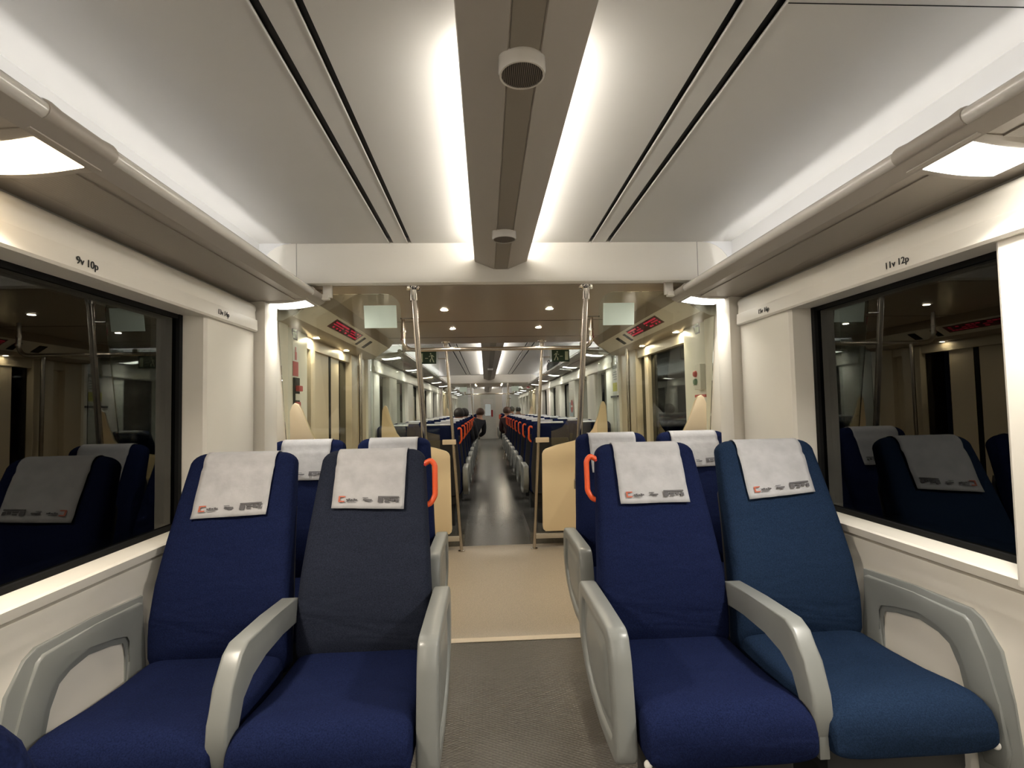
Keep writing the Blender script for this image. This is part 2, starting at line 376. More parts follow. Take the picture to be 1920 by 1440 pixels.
# ------------------------------------------------------------------ glass screens with poles
FIN = [(1.20, .05), (1.215, 1.10), (1.205, 1.29), (1.19, 1.325), (1.175, 1.338), (1.155, 1.33), (1.14, 1.30), (1.105, 1.19), (1.05, 1.06), (1.0, 1.005), (.92, .968), (.80, .94), (.61, .905), (.50, .87), (.475, .85), (.462, .82), (.452, .10), (.458, .07), (.48, .05)]
def screen(y, lean, s, zf, where, sign_front):
    def sh(bm):   # lean the screen in y
        for v in bm.verts: v.co.y += lean * (1.97 - v.co.z) / 2.09
    side = SIDE[s]
    t = thing('glass_screen', 'glass screen with beige lower panel, %s side, %s' % (side, where), 'screen', (0, y, 0), 'draught screens')
    x0, x1, z0, z1, r = .56, 1.24, .3, 1.935, .09
    pts = [(x1, z0), (x1, z1)] + [(x0 + r - r * math.sin(a), z1 - r + r * math.cos(a)) for a in [k * math.pi / 12 for k in range(7)]] + [(x0, z0)]
    b = NB(); prism(b, [(s * p[0], p[1]) for p in pts], 'y', -.004, .004); sh(b); obj('pane', b, G_scr, t, 0)
    k = 1.0 if lean else .945
    b = NB(); prism(b, [(s * (p[0] if p[0] < .6 else .6 + (p[0] - .6) * (1 if lean else .87)), p[1] if p[1] > .2 else p[1] ) for p in FIN], 'y', -.014, .014, .004); sh(b); obj('lower_panel', b, M_beige, t)
    b = NB(); box(b, s * (.47 if lean else .38), s * 1.24, -.02, .02, zf + .10, zf + .145, .004); sh(b); obj('bottom_rail', b, M_duct, t)
    b = NB(); tube(b, [(s * .487, 0, 1.955), (s * .440, 0, .80)] if lean else [(s * .487, 0, 1.955), (s * .362, 0, zf)], .0165); sh(b); obj('pole', b, M_steel, t)
    b = NB(); lathe(b, [(.017, .795), (.02, .797), (.02, .85), (.017, .852)], s * .4415, 0, 20) if lean else lathe(b, [(.02, zf), (.035, zf), (.035, zf + .006), (.02, zf + .012)], s * .362, 0, 20); sh(b); obj('pole_foot', b, M_steel, t)
    b = NB(); lathe(b, [(.022, 1.895), (.0235, 1.90), (.0235, 1.955), (.022, 1.956)], s * .487, 0, 20); lathe(b, [(.02, 1.952), (.040, 1.956), (.044, 1.964), (.044, 1.971)], s * .487, 0, 24); sh(b); obj('pole_flange', b, M_chrome, t)
    for z in (1.80, 1.62):
        b = NB(); tube(b, [(s * (.478 + (z - 1.9) * .06), 0, z), (s * .565, 0, z)], .004, 8); sh(b); obj('glass_clip', b, M_chrome, t)
    b = NB(); box(b, s * (.44 if lean else .40), s * .535, -.02, .0, .935, .985, .006); sh(b); obj('panel_clamp', b, M_beiget, t)
    # exit sign on the glass
    lab = ('running-man exit sign on the %s glass screen %s' if sign_front else 'pale green sign back on the %s glass screen %s') % (side, where)
    e = thing('exit_sign', lab, 'sign', (0, y, 0), 'exit signs')
    xa, xb, za, zb = .585, .765, 1.748, 1.872
    yo = -.0045
    b = NB(); box(b, s * xa, s * xb, yo - .002, yo, za, zb); sh(b); obj('film', b, M_signg if sign_front else M_film, e, 0)
    if sign_front:
        b = NB(); box(b, s * (xb - .045), s * (xb - .012), yo - .003, yo - .002, za + .018, zb - .018); sh(b); obj('door_symbol', b, M_signw, e, 0)
        b = NB()
        X = lambda u: s * (xa + u); yA, yB = yo - .003, yo - .002
        prism(b, [(X(.052), 1.842), (X(.060), 1.842), (X(.064), 1.850), (X(.060), 1.858), (X(.052), 1.858), (X(.048), 1.850)], 'y', yA, yB)
        prism(b, [(X(.038), 1.838), (X(.052), 1.838), (X(.050), 1.805), (X(.038), 1.805)], 'y', yA, yB)
        prism(b, [(X(.038), 1.806), (X(.046), 1.806), (X(.030), 1.764), (X(.020), 1.764)], 'y', yA, yB)
        prism(b, [(X(.044), 1.808), (X(.050), 1.804), (X(.066), 1.788), (X(.064), 1.766), (X(.055), 1.766), (X(.056), 1.784)], 'y', yA, yB)
        prism(b, [(X(.050), 1.836), (X(.052), 1.830), (X(.072), 1.818), (X(.074), 1.824)], 'y', yA, yB)
        prism(b, [(X(.038), 1.838), (X(.020), 1.818), (X(.024), 1.814), (X(.040), 1.830)], 'y', yA, yB)
        prism(b, [(X(.082), 1.808), (X(.112), 1.808), (X(.112), 1.802), (X(.082), 1.802)], 'y', yA, yB)
        sh(b); obj('running_man', b, M_signw, e, 0)
for s in (-1, 1):
    screen(2.915, .37, s, -.12, 'nearest the camera', False)
    screen(5.28, 0.0, s, -.12, 'across the near vestibule', True)
    screen(13.66, 0.0, s, 0.0, 'at the second vestibule', False)
# overhead U rail in the vestibule
b = NB(); tube(b, rbend([(-.70, 3.9, 1.97), (-.70, 3.9, 1.732), (.715, 3.9, 1.732), (.715, 3.9, 1.97)], .09, 8), .0145)
t = tag(obj('overhead_rail', b, M_steel), 'horizontal steel handrail hanging across the near vestibule ceiling', 'handrail')
for x in (-.70, .715):
    for z in (1.80, 1.86):
        b = NB(); lathe(b, [(.0145, z), (.019, z + .002), (.019, z + .016), (.0145, z + .018)], x, 3.9, 16); obj('rail_collar', b, M_chrome, t)
b = NB(); tube(b, [(-.70, 15.4, 1.73), (.72, 15.4, 1.73)], .015)
for x in (-.70, .72): tube(b, [(x, 15.4, 1.97), (x, 15.4, 1.725)], .015)
tag(obj('overhead_rail', b, M_steel), 'horizontal steel handrail crossing the far vestibule', 'handrail')
b = NB(); tube(b, [(.56, 15.0, 0), (.56, 15.0, 1.97)], .016); tube(b, [(.50, 15.0, 1.58), (.62, 15.0, 1.58)], .012)
tag(obj('grab_pole', b, M_steel), 'upright steel pole with a crossbar in the far vestibule', 'pole')

# wall fittings by the near doors
def wallbox(bm, s, y0, y1, z0, z1, d0=1.27, d1=1.262, bev=0.0): box(bm, s * d0, s * d1, y0, y1, z0, z1, bev)
for s in (-1, 1):
    b = NB(); yc = 3.28; q = s
    pts = [(yc - .045, 1.735), (yc - .045, 1.835), (yc + .015, 1.835), (yc + .05, 1.785), (yc + .015, 1.735)]
    prism(b, [(2 * yc - p[0] if s < 0 else p[0], p[1]) for p in pts], 'x', s * 1.2698, s * 1.267)
    t = tag(obj('direction_sticker', b, M_ink), 'small dark arrow-shaped direction sticker on the %s door pillar' % SIDE[s], 'sticker', 'direction stickers')
    b = NB()
    for (ya, yb, za, zb) in ((yc - .035, yc - .003, 1.79, 1.825), (yc + .003, yc + .022, 1.79, 1.825), (yc - .035, yc - .003, 1.745, 1.78), (yc + .003, yc + .022, 1.745, 1.78)): box(b, s * 1.2672, s * 1.266, ya, yb, za, zb)
    obj('pictogram', b, M_signw, t, 0)
t = thing('emergency_notice', 'white and red emergency notice on the left door pillar', 'notice', (0, 0, 0))
b = NB(); wallbox(b, -1, 3.245, 3.335, 1.51, 1.72, d1=1.268); obj('sheet', b, M_white, t, 0)
b = NB(); wallbox(b, -1, 3.245, 3.335, 1.51, 1.60, 1.2682, 1.266); box(b, -1.268, -1.266, 3.28, 3.31, 1.61, 1.66); box(b, -1.268, -1.266, 3.285, 3.30, 1.66, 1.69); obj('red_print', b, M_redp, t, 0)
t = thing('emergency_release', 'red emergency door handle in a recess on the left door pillar', 'handle', (0, 0, 0))
b = NB(); wallbox(b, -1, 3.25, 3.34, 1.28, 1.50, d1=1.258, bev=.003); obj('recess', b, M_rub, t)
b = NB(); box(b, -1.258, -1.235, 3.262, 3.33, 1.415, 1.45, .005); box(b, -1.258, -1.25, 3.255, 3.335, 1.32, 1.35, .002); obj('red_lever', b, M_redp, t)
b = NB(); box(b, -1.258, -1.255, 3.26, 3.33, 1.36, 1.40); obj('plate', b, M_white, t, 0)
t = thing('door_button_unit', 'white door control box with red and green buttons on the right pillar', 'button', (0, 0, 0))
b = NB(); wallbox(b, 1, 3.17, 3.27, 1.375, 1.535, d1=1.235, bev=.006); obj('housing', b, M_white, t)
b = NB(); box(b, 1.269, 1.262, 3.27, 3.345, 1.405, 1.485, .002); obj('plate', b, M_ink, t)
b = NB(); box(b, 1.262, 1.258, 3.278, 3.335, 1.415, 1.475, .002); obj('pictogram', b, M_white, t)
for z, M_, nm in ((1.475, M_redp, 'red_button'), (1.425, M_green, 'green_button')):
    b = NB(); loft(b, [[(1.236 - h, 3.235 + r * math.cos(k * math.pi / 10), z + r * math.sin(k * math.pi / 10)) for k in range(20)] for r, h in ((.021, 0), (.021, .008), (.016, .016), (.006, .019))]); obj(nm, b, M_, t)
b = NB(); wallbox(b, 1, 3.17, 3.33, 1.328, 1.345, d1=1.262); tag(obj('warning_strip', b, M_redp), 'thin dark red strip below the door control box', 'sticker')
t = thing('notice_board', 'white and yellow information poster beyond the right-hand doors', 'poster', (0, 0, 0))
b = NB(); wallbox(b, 1, 5.29, 5.56, 1.42, 1.735, d0=1.262, d1=1.258); obj('sheet', b, M_white, t, 0)
b = NB(); box(b, 1.258, 1.257, 5.31, 5.54, 1.44, 1.53); obj('yellow_block', b, M_yel, t, 0)
b = NB(); box(b, 1.258, 1.2565, 5.31, 5.54, 1.675, 1.71)
for i in range(4): box(b, 1.258, 1.257, 5.32, 5.45 + .02 * (i % 3), 1.56 + i * .025, 1.57 + i * .025)
obj('grey_print', b, mat('grey_print', (.30, .31, .30), .7), t, 0)
b = NB(); wallbox(b, 1, 5.27, 5.57, 1.375, 1.395, d0=1.262, d1=1.25); obj('ledge', b, M_ink, t)
t = thing('no_entry_sticker', 'round red no-entry sign on a pale blue sheet by the right windows', 'sticker', (0, 0, 0))
b = NB(); box(b, 1.2405, 1.237, 7.96, 8.30, 1.14, 1.36); obj('sheet', b, mat('pale_blue', (.42, .52, .58), .7), t, 0)
b = NB(); loft(b, [[(x, 8.05 + .10 * math.cos(k * math.pi / 16), 1.30 + .10 * math.sin(k * math.pi / 16)) for k in range(32)] for x in (1.237, 1.234)]); obj('red_disc', b, M_redp, t)
b = NB(); box(b, 1.234, 1.232, 7.98, 8.12, 1.285, 1.315); obj('white_bar', b, M_white, t, 0)

# ================================================================== CEILING DUCTS, SPEAKERS
def duct(y0, y1, tubes, where):
    t = thing('ceiling_duct', 'long grey-beige spine panel hanging below the %s ceiling' % where, 'ceiling panel', (0, 0, 0), 'ceiling spines')
    b = NB(); prism(b, [(-.139, 2.069), (-.036, 2.026), (-.032, 2.030), (.032, 2.030), (.036, 2.026), (.139, 2.069), (.142, 2.080), (.138, 2.086), (-.138, 2.086), (-.142, 2.080)], 'y', y0, y1, 0)
    box(b, -.06, .06, y0, y1, 2.085, 2.172); obj('panel', b, M_duct, t)
    b = NB(); box(b, -.031, .031, y0, y1 - .001, 2.0265, 2.0305); obj('centre_strip', b, M_ductd, t, 0)
    for a, c in tubes:
        for s in (-1, 1):
            b = NB(); box(b, s * .085, s * .115, a, c, 2.092, 2.106); obj('light_tube', b, E_duct, t, 0)
duct(-7.0, 2.76, [(-6.5, -3.8), (-3.2, -1.0), (-.6, .55), (1.22, 2.70)], 'near saloon')
duct(5.47, 13.515, [(5.7, 13.2)], 'far saloon')
duct(16.2, 22.86, [(17, 18.5), (19, 20.5), (21, 22.5)], 'last saloon')
def speaker(y, label):
    t = thing('ceiling_speaker', label, 'speaker', (-.003, y, 2.03), 'ceiling speakers')
    b = NB(); lathe(b, [(.051, .004), (.0515, -.018), (.051, -.028), (.049, -.033), (.045, -.033), (.045, -.029)], 0, 0, 40); obj('body', b, M_tube, t)
    b = NB()
    lathe(b, [(.045, -.026), (.0445, -.0305), (.02, -.0308)], 0, 0, 32)
    o = obj('grille', b, mat('grille_mesh', (.055, .048, .04), .5), t)
    b = NB()
    for i in range(-10, 11):
        x = i * .0043; h = math.sqrt(max(.0442 ** 2 - x * x, 1e-6)); box(b, x - .0008, x + .0008, -h, h, -.0320, -.0305)
    obj('grille_wire', b, mat('grille_wire', (.20, .17, .14), .5), t, 0)
speaker(1.092, 'round ceiling speaker with a grille, the nearer and larger one')
speaker(2.187, 'round ceiling speaker close to the white cross beam')
speaker(9.6, 'round ceiling speaker in the far saloon')

# ================================================================== LUGGAGE RACKS
def rack(y0, y1, s, lamps, where, bracket=None, warm=()):
    side = SIDE[s]
    t = thing('luggage_rack', 'cream luggage rack with tubular front rail, %s side of the %s' % (side, where), 'rack', (0, 0, 0), 'luggage racks')
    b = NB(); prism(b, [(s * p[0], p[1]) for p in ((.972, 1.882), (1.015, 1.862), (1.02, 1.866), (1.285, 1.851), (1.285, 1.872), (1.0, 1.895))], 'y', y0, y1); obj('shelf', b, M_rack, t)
    b = NB(); prism(b, [(s * p[0], p[1]) for p in ((1.06, 1.8635), (1.06, 1.8595), (1.215, 1.8515), (1.215, 1.8545))], 'y', y0, y1); obj('perforated_panel', b, M_perf, t)
    b = NB(); tube(b, [(s * .984, y0, 1.905), (s * .984, y1, 1.905)], .0205, 16); obj('front_rail', b, M_tube, t)
    b = NB(); box(b, s * 1.184, s * 1.190, y0, y1, 1.885, 1.975); box(b, s * 1.150, s * 1.258, y0, y1, 1.880, 1.892); obj('lamp_tray', b, M_cove, t)
    b = NB(); box(b, s * 1.198, s * 1.214, y0 + .05, y1 - .03, 1.900, 1.912); ct = obj('cove_tube', b, E_cove, t, 0)
    la = bpy.data.lights.new('cove_lamp', 'AREA'); la.shape = 'RECTANGLE'; la.size = y1 - y0 - .08; la.size_y = .016; la.energy = W_COVE * la.size; la.color = (1, .99, .985)
    lo = bpy.data.objects.new('cove_lamp', la); COL.objects.link(lo); lo.parent = ct
    zax = Vector((-s * .25, 0, -1)).normalized(); xax = Vector((0, 1, 0)); yax = zax.cross(xax)
    mm = Matrix((xax, yax, zax)).transposed().to_4x4(); mm.translation = Vector((s * 1.206, (y0 + y1) / 2, 1.9155)); lo.matrix_local = mm
    for i, y in enumerate(lamps):
        b = NB(); n = 9
        def ring(yy, dz):
            pts = []
            for k in range(n + 1):
                u = k / n; x = 1.0 + .272 * u
                pts.append((s * x, yy, 1.8675 - .0165 * u - .0015 - dz * math.sin(math.pi * u)))
            return pts + [(s * 1.272, yy, 1.87), (s * 1.0, yy, 1.885)]
        loft(b, [ring(y - .098, .003), ring(y - .090, .011), ring(y + .090, .011), ring(y + .098, .003)])
        tube(b, [(s * .984, y - .098, 1.905), (s * .984, y - .088, 1.905), (s * .984, y - .06, 1.905), (s * .984, y + .06, 1.905), (s * .984, y + .088, 1.905), (s * .984, y + .098, 1.905)], [.0235, .0255, .0225, .0225, .0255, .0235], 16)
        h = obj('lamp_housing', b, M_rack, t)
        b = NB(); R_ = []
        for yy in (y - .068, y + .068):
            r_ = []
            for k in range(9):
                u = (.018 + .185 * k / 8) / .272; r_.append((s * (1.018 + .185 * k / 8), yy, 1.8675 - .0165 * u - .0030 - .011 * math.sin(math.pi * u)))
            R_.append(r_ + [(s * 1.203, yy, 1.868), (s * 1.018, yy, 1.872)])
        loft(b, R_); obj('lamp_lens', b, E_rackw if i in warm else E_rack, h, 0)
        la = bpy.data.lights.new('lamp_light', 'AREA'); la.shape = 'RECTANGLE'; la.size = .16; la.size_y = .12; la.energy = W_RACK * (.30 if i == 5 and y0 < 0 else 1 if y0 < 0 else .36); la.spread = math.radians(S_RACK)
        la.color = (1, .89, .74) if i in warm else (1, .955, .87)
        lo = bpy.data.objects.new('lamp_light', la); COL.objects.link(lo); lo.parent = h; lo.location = (s * 1.10, y, 1.842); lo.rotation_euler = (0, s * .42, 0)
    if bracket is not None:
        b = NB(); box(b, s * .915, s * .962, bracket - .012, bracket + .012, 1.90, 1.972, .003); box(b, s * .93, s * .985, bracket - .02, bracket + .02, 1.890, 1.915, .004); obj('end_bracket', b, M_wall, t)
for s in (-1, 1):
    rack(-7.0, 2.90, s, [-5.36, -3.73, -2.09, -.46, 1.17, 2.80], 'near saloon', 2.85, warm=(3, 4) if s < 0 else ())
    rack(5.47, 13.5, s, [5.72, 7.4, 9.15, 10.9, 12.6], 'far saloon', 5.5, warm=(2,) if s < 0 else ())
    rack(16.2, 21.6, s, [16.8, 18.5, 20.2], 'last saloon')
b = NB(); loft(b, [[(1.13 + hx * se(k * math.pi / 10, 4)[0], 9.3 + .26 * se(k * math.pi / 10, 4)[1], z) for k in range(20)] for hx, z in ((.08, 1.955), (.11, 1.97), (.11, 2.05), (.09, 2.09), (.04, 2.10))])
o = tag(obj('luggage_bag', b, M_bag), 'black bag lying on the right luggage rack of the far saloon', 'bag')
b = NB(); tube(b, rbend([(1.05, 9.2, 2.085), (1.04, 9.2, 2.13), (1.04, 9.4, 2.13), (1.05, 9.4, 2.085)], .03), .008, 8); obj('handle', b, M_bag, o)
# seat numbers on the valance
for s, y, tx, lb in ((-1, 1.55, '9v 10p', 'black seat number 9v 10p above the near left window'), (-1, 2.335, '13v 14p', 'small black seat number 13v 14p at the left valance end'), (1, 1.60, '11v 12p', 'black seat number 11v 12p above the near right window'), (1, 2.41, '15v 16p', 'small black seat number 15v 16p at the right valance end')):
    o = text('seat_number', tx, .031, (s * 1.2355, y, 1.724), (math.pi / 2 , 0, -s * math.pi / 2), M_cream2); tag(o, lb, 'seat number', 'seat numbers')

# ================================================================== SEATS  (drawn in near-row coordinates, crest at y 2.07; stored about y 1.67)
Y0 = 1.67
FY = [(.38, 1.88), (.46, 1.853), (.56, 1.846), (.70, 1.873), (.85, 1.928), (1.0, 1.992), (1.085, 2.03), (1.14, 2.05)]
HWT = [(.38, .225), (.46, .235), (.60, .233), (.75, .224), (.90, .212), (1.0, .204), (1.085, .197)]
TH = [(.38, .10), (.6, .125), (.9, .115), (1.085, .092)]
def backrest_bm():
    b = NB(); rings = []
    zs = [.38, .40, .46, .52, .58, .64, .70, .77, .84, .91, .97, 1.03, 1.085]
    N = 44
    def ring(z, zr, hw, th, c, n):
        out = []
        for k in range(N):
            X, Yv = se(2 * math.pi * k / N, n)
            yb = c + th / 2 * Yv
            if Yv < 0: yb += -.010 * (abs(X) ** 3) * min(1, (1.09 - z) / .2 if z < 1.09 else 0) * (-Yv)
            out.append((hw * X, yb - Y0, zr))
        return out
    for i, z in enumerate(zs):
        th = lerp(TH, z); k = .85 if i == 0 else 1
        rings.append(ring(z, z, lerp(HWT, z) * (.97 if i == 0 else 1), th * k, lerp(FY, z) + th / 2, 4.2))
    th = lerp(TH, 1.085); c = lerp(FY, 1.085) + th / 2
    for a in (15, 30, 45, 60, 75, 86):
        a = math.radians(a)
        rings.append(ring(1.09, 1.085 + .046 * math.sin(a), .197 - .058 * (1 - math.cos(a)), max(.006, th * math.cos(a)), c + .004 * math.sin(a), 4.2 - 1.2 * math.sin(a)))
    loft(b, rings); return b
def cushion_bm():
    b = NB(); rings = []; N = 40
    for y, zt, zb, hw in ((1.90, .44, .36, .205), (1.885, .458, .345, .215), (1.84, .470, .335, .222), (1.72, .466, .33, .226), (1.58, .472, .33, .229), (1.48, .484, .33, .231), (1.43, .487, .33, .231), (1.40, .480, .332, .230), (1.38, .466, .336, .229), (1.366, .444, .343, .226), (1.360, .42, .355, .222)):
        r = []
        for k in range(N):
            X, Zv = se(2 * math.pi * k / N, 5); r.append((hw * X, y - Y0, (zt + zb) / 2 + (zt - zb) / 2 * Zv - .006 * (1 - X * X) * (1 if Zv > 0 else 0)))
        rings.append(r)
    loft(b, rings); return b
def cloth_path(zb):
    th = lerp(TH, 1.085); c = lerp(FY, 1.085) + th / 2; P = []
    n = 12
    for i in range(n): z = zb + (1.085 - zb) * i / n; P.append((lerp(FY, z) - .007, z))
    for k in range(8):
        a = math.radians(k * 20); P.append((c - (th / 2 + .006) * math.cos(a) + .004, 1.085 + .052 * math.sin(a)))
    return P
def cloth_bm(skew, zb, seed, wid=.131):
    rnd = random.Random(seed); ph = [rnd.uniform(0, 6) for _ in range(6)]
    b = NB(); nx = 16; cols = []
    for i in range(nx + 1):
        u = i / nx * 2 - 1; P = cloth_path(zb + skew * u * wid); col = []
        for j, (y, z) in enumerate(P):
            amp = .0022 if j < 12 else .0006
            d = amp * (math.sin(7 * u + 23 * z + ph[0]) + .7 * math.sin(-5 * u + 47 * z + ph[1]) + .5 * math.sin(11 * u + ph[2] + 31 * z))
            lift = .006 * max(0, (2 - j)) / 2 * (1 + .5 * math.sin(4 * u + ph[3]))
            col.append((u * wid, y - Y0 - .003 - abs(d) - lift * .5, z))
        cols.append(col)
    loft(b, cols, cap=False, closed=False); return b
def logo_bm(skew, zb, which, wid=.131):
    b = NB()
    def q(x0, x1, z0, z1, mi):
        if (0 if mi == 0 else 2 if x0 > .03 else 1) != which: return
        v = []
        for x, z in ((x0, z0), (x1, z0), (x1, z1), (x0, z1)):
            zz = z + skew * x; v.append((x, lerp(FY, zz) - .0150 - Y0 - max(0, .006 - (z - zb) * .06), zz))
        f = [bm_v for bm_v in (b.verts.new(p) for p in v)]; g = [b.verts.new((p[0], p[1] + .001, p[2])) for p in v]
        for fc in (f, g[::-1]): b.faces.new(fc).material_index = mi
        for i in range(4): b.faces.new((f[i], g[i], g[(i + 1) % 4], f[(i + 1) % 4])).material_index = mi
    z = zb + .022
    q(-.107, -.101, z, z + .020, 0); q(-.101, -.085, z, z + .004, 0); q(-.101, -.083, z + .016, z + .020, 0)
    for i, x in enumerate((-.079, -.071, -.062, -.053, -.046)): q(x, x + .0065, z + .006, z + .010 + .002 * (i % 2), 1)
    q(-.078, -.048, z + .001, z + .003, 1)
    q(-.020, .000, z + .014, z + .016, 1); q(-.018, .014, z + .006, z + .010, 1); q(-.006, .010, z + .003, z + .005, 1)
    q(.036, .112, z + .016, z + .021, 1); q(.036, .053, z, z + .015, 1); q(.058, .078, z + .009, z + .014, 1); q(.060, .076, z + .001, z + .006, 1)
    q(.082, .096, z + .005, z + .014, 1); q(.100, .112, z + .001, z + .012, 1)
    return b
AISLE = [(1.955, .63), (1.93, .648), (1.70, .652), (1.50, .652), (1.475, .640), (1.45, .585), (1.425, .45), (1.41, .345), (1.43, .318), (1.50, .312), (1.62, .310), (1.77, .334), (1.88, .38), (1.945, .44), (1.972, .50), (1.968, .57)]
def aisle_arm_bm(out):     # out = x direction of the aisle (+1/-1); leaf-shaped recess on the aisle face
    P = rbend([(y, z, 0) for y, z in AISLE] + [(AISLE[0][0], AISLE[0][1], 0)], .02, 3)[:-1]
    c = Vector((1.665, .475, 0)); b = NB()
    def R_(k, x, ox=0, oz=0): return [(out * x, c.x + ox + (p.x - c.x) * k - Y0, c.y + oz + (p.y - c.y) * k) for p in P]
    loft(b, [R_(.95, -.030), R_(.985, -.0275), R_(1, -.022), R_(1, .022), R_(.985, .0275), R_(.955, .030), R_(.80, .030), R_(.775, .0275), R_(.755, .020), R_(.66, .018), R_(.60, .020), R_(.56, .025), R_(.40, .0265), R_(.1, .0268)])
    return b
MID = [(1.90, .635), (1.87, .645), (1.70, .652), (1.505, .658), (1.465, .640), (1.42, .575), (1.385, .50), (1.378, .44), (1.385, .395), (1.425, .390), (1.432, .45), (1.47, .525), (1.53, .56), (1.62, .578), (1.75, .572), (1.90, .555)]
def mid_arm_bm():
    b = NB(); prism(b, [(y - Y0, z) for y, z in MID], 'x', -.027, .027, .009, 3); return b
def mid_foot_bm():
    b = NB(); box(b, -.014, .014, 1.385 - Y0, 1.415 - Y0, .335, .395, .003); return b
WALLA = [(1.90, .40), (1.875, .645), (1.86, .652), (1.66, .660), (1.475, .658), (1.455, .645), (1.416, .555), (1.384, .457), (1.360, .34), (1.375, .28), (1.44, .27), (1.452, .38), (1.478, .50), (1.490, .55), (1.515, .58), (1.57, .600), (1.637, .603), (1.74, .592), (1.80, .574), (1.815, .55), (1.81, .48), (1.80, .40)]
WALLO = [(1.90, .40), (1.885, .668), (1.66, .682), (1.46, .682), (1.425, .665), (1.372, .600), (1.345, .477), (1.325, .33), (1.36, .22), (1.46, .22), (1.47, .38), (1.50, .50), (1.53, .555), (1.57, .575), (1.64, .58), (1.74, .57), (1.79, .555), (1.80, .53), (1.80, .48), (1.80, .40)]
def wall_arm_bm(s):
    b = NB(); prism(b, [(y - Y0, z) for y, z in WALLA], 'x', 0, s * .05, .008, 3); prism(b, [(y - Y0, z) for y, z in WALLO], 'x', s * .007, s * .06, .006, 2); return b
def base_bm():
    b = NB(); box(b, -.20, .20, 1.44 - Y0, 1.90 - Y0, .25, .34, .01); box(b, -.14, .14, 1.55 - Y0, 1.80 - Y0, 0, .26, .01); return b
def shell_bm():
    b = NB(); rings = []
    for z in (.36, .40, .6, .8, .92, .96):
        th = lerp(TH, z); yb = lerp(FY, z) + th - .008; hw = lerp(HWT, z) - (.03 if z in (.36, .96) else .015)
        rings.append([(hw * X, yb - Y0 + .014 + .014 * Yv, z) for X, Yv in [se(2 * math.pi * k / 28, 5) for k in range(28)]])
    loft(b, rings); return b
def handle_bm(out):
    b = NB(); P = rbend([(-.004, 2.06, 1.068), (.030, 2.055, 1.088), (.046, 2.05, 1.070), (.047, 2.035, .955), (.030, 2.025, .925), (-.012, 2.02, .915)], .010, 4)
    tube(b, [(out * p.x, p.y - Y0, p.z) for p in P], .0105, 12); return b
def screw_bm(out):
    b = NB()
    for x, y, z in ((.008, 2.048, 1.072), (.006, 2.012, .921)):
        loft(b, [[(out * x + .0045 * math.cos(k * math.pi / 5), y - Y0 - d, z + .0045 * math.sin(k * math.pi / 5)) for k in range(10)] for d in (0, .0035)])
    return b
def knob_bm(out):
    b = NB(); bmesh.ops.create_uvsphere(b, u_segments=12, v_segments=8, radius=.011)
    for v in b.verts: v.co += Vector((out * .225, 1.375 - Y0, .355))
    return b
ME = {}
def mesh(key, fn, *a):
    if key not in ME:
        ME[key] = fin(fn(*a), 40)
    return ME[key]
PROTO = {}
def make_seat(s, aisle, out, fabric_, skew=None, logo=True, seed=1, cz=.925, handle=True):
    """s: side of the coach; aisle seat or window seat; out: x direction (local) towards the aisle"""
    fabric, cfab = fabric_ if isinstance(fabric_, tuple) else (fabric_, fabric_)
    t = bpy.data.objects.new('train_seat', None); COL.objects.link(t); t.empty_display_size = .1
    def part(nm, key, fn, args, mt, par=t, loc=None):
        me = mesh(key + str(args) + (mt.name if not isinstance(mt, list) else ''), fn, *args)
        o = obj(nm, me, mt, par); me.name = nm
        if loc: o.location = loc
        return o
    part('backrest', 'back', backrest_bm, (), fabric); part('seat_cushion', 'cush', cushion_bm, (), cfab)
    part('back_shell', 'shell', shell_bm, (), M_shell); part('pedestal', 'base', base_bm, (), M_shell)
    c = part('headrest_cloth', 'cloth', cloth_bm, (skew or 0, cz, seed), M_cloth)
    c.modifiers.new('thickness', 'SOLIDIFY').thickness = .0012
    if logo:
        for q, nm in ((0, 'red_logo'), (1, 'lettering'), (2, 'dark_logo')): part(nm, 'logo', logo_bm, (skew or 0, cz, q), [M_red, M_ink], c)
    part('cushion_knob', 'knob', knob_bm, ((out if aisle else -out),), M_white)
    if aisle:
        part('aisle_armrest', 'aarm', aisle_arm_bm, (out,), M_arm, loc=(out * .267, 0, 0))
        a = part('middle_armrest', 'marm', mid_arm_bm, (), M_arm, loc=(-out * .253, 0, 0)); part('armrest_foot', 'mfoot', mid_foot_bm, (), M_arm, a)
        if handle:
            h = part('grab_handle', 'hand', handle_bm, (out,), M_orange, loc=(out * .190, 0, 0)); part('screw', 'screw', screw_bm, (out,), M_redp, h)
    else:
        part('wall_armrest', 'warm', wall_arm_bm, (-out,), M_arm, loc=(-out * .247, 0, 0))
    return t
def place(t, x, y, rz, label, group):
    t.location = (x, y, 0); t.rotation_euler = (0, 0, rz); tag(t, label, 'seat', group); return t
G1, G2 = 'seats of the nearest row', 'seats of the second row'
place(make_seat(-1, False, 1, M_navy, .035, seed=1, cz=.915), -1.025, Y0, 0, 'dark blue window seat in the nearest row, left side, flat white headrest cloth', G1)
place(make_seat(-1, True, 1, (M_navyg, M_navy), -.035, seed=2, cz=.928), -.532, Y0, 0, 'worn greyish navy aisle seat with orange handle, nearest row on the left', G1)
place(make_seat(1, True, -1, M_navy, .0, seed=3, cz=.918), .532, Y0, 0, 'navy aisle seat with orange handle, nearest row right of the gangway', G1)
place(make_seat(1, False, -1, M_navyt, .075, seed=4, cz=.93), 1.025, Y0, 0, 'teal-tinged blue window seat in the nearest row, right side, tilted headrest cloth', G1)
Y2 = Y0 + .85
place(make_seat(-1, False, 1, M_navy, .0, seed=5, cz=.93), -1.065, Y2, 0, 'navy window seat on the left, second row before the glass screen', G2)
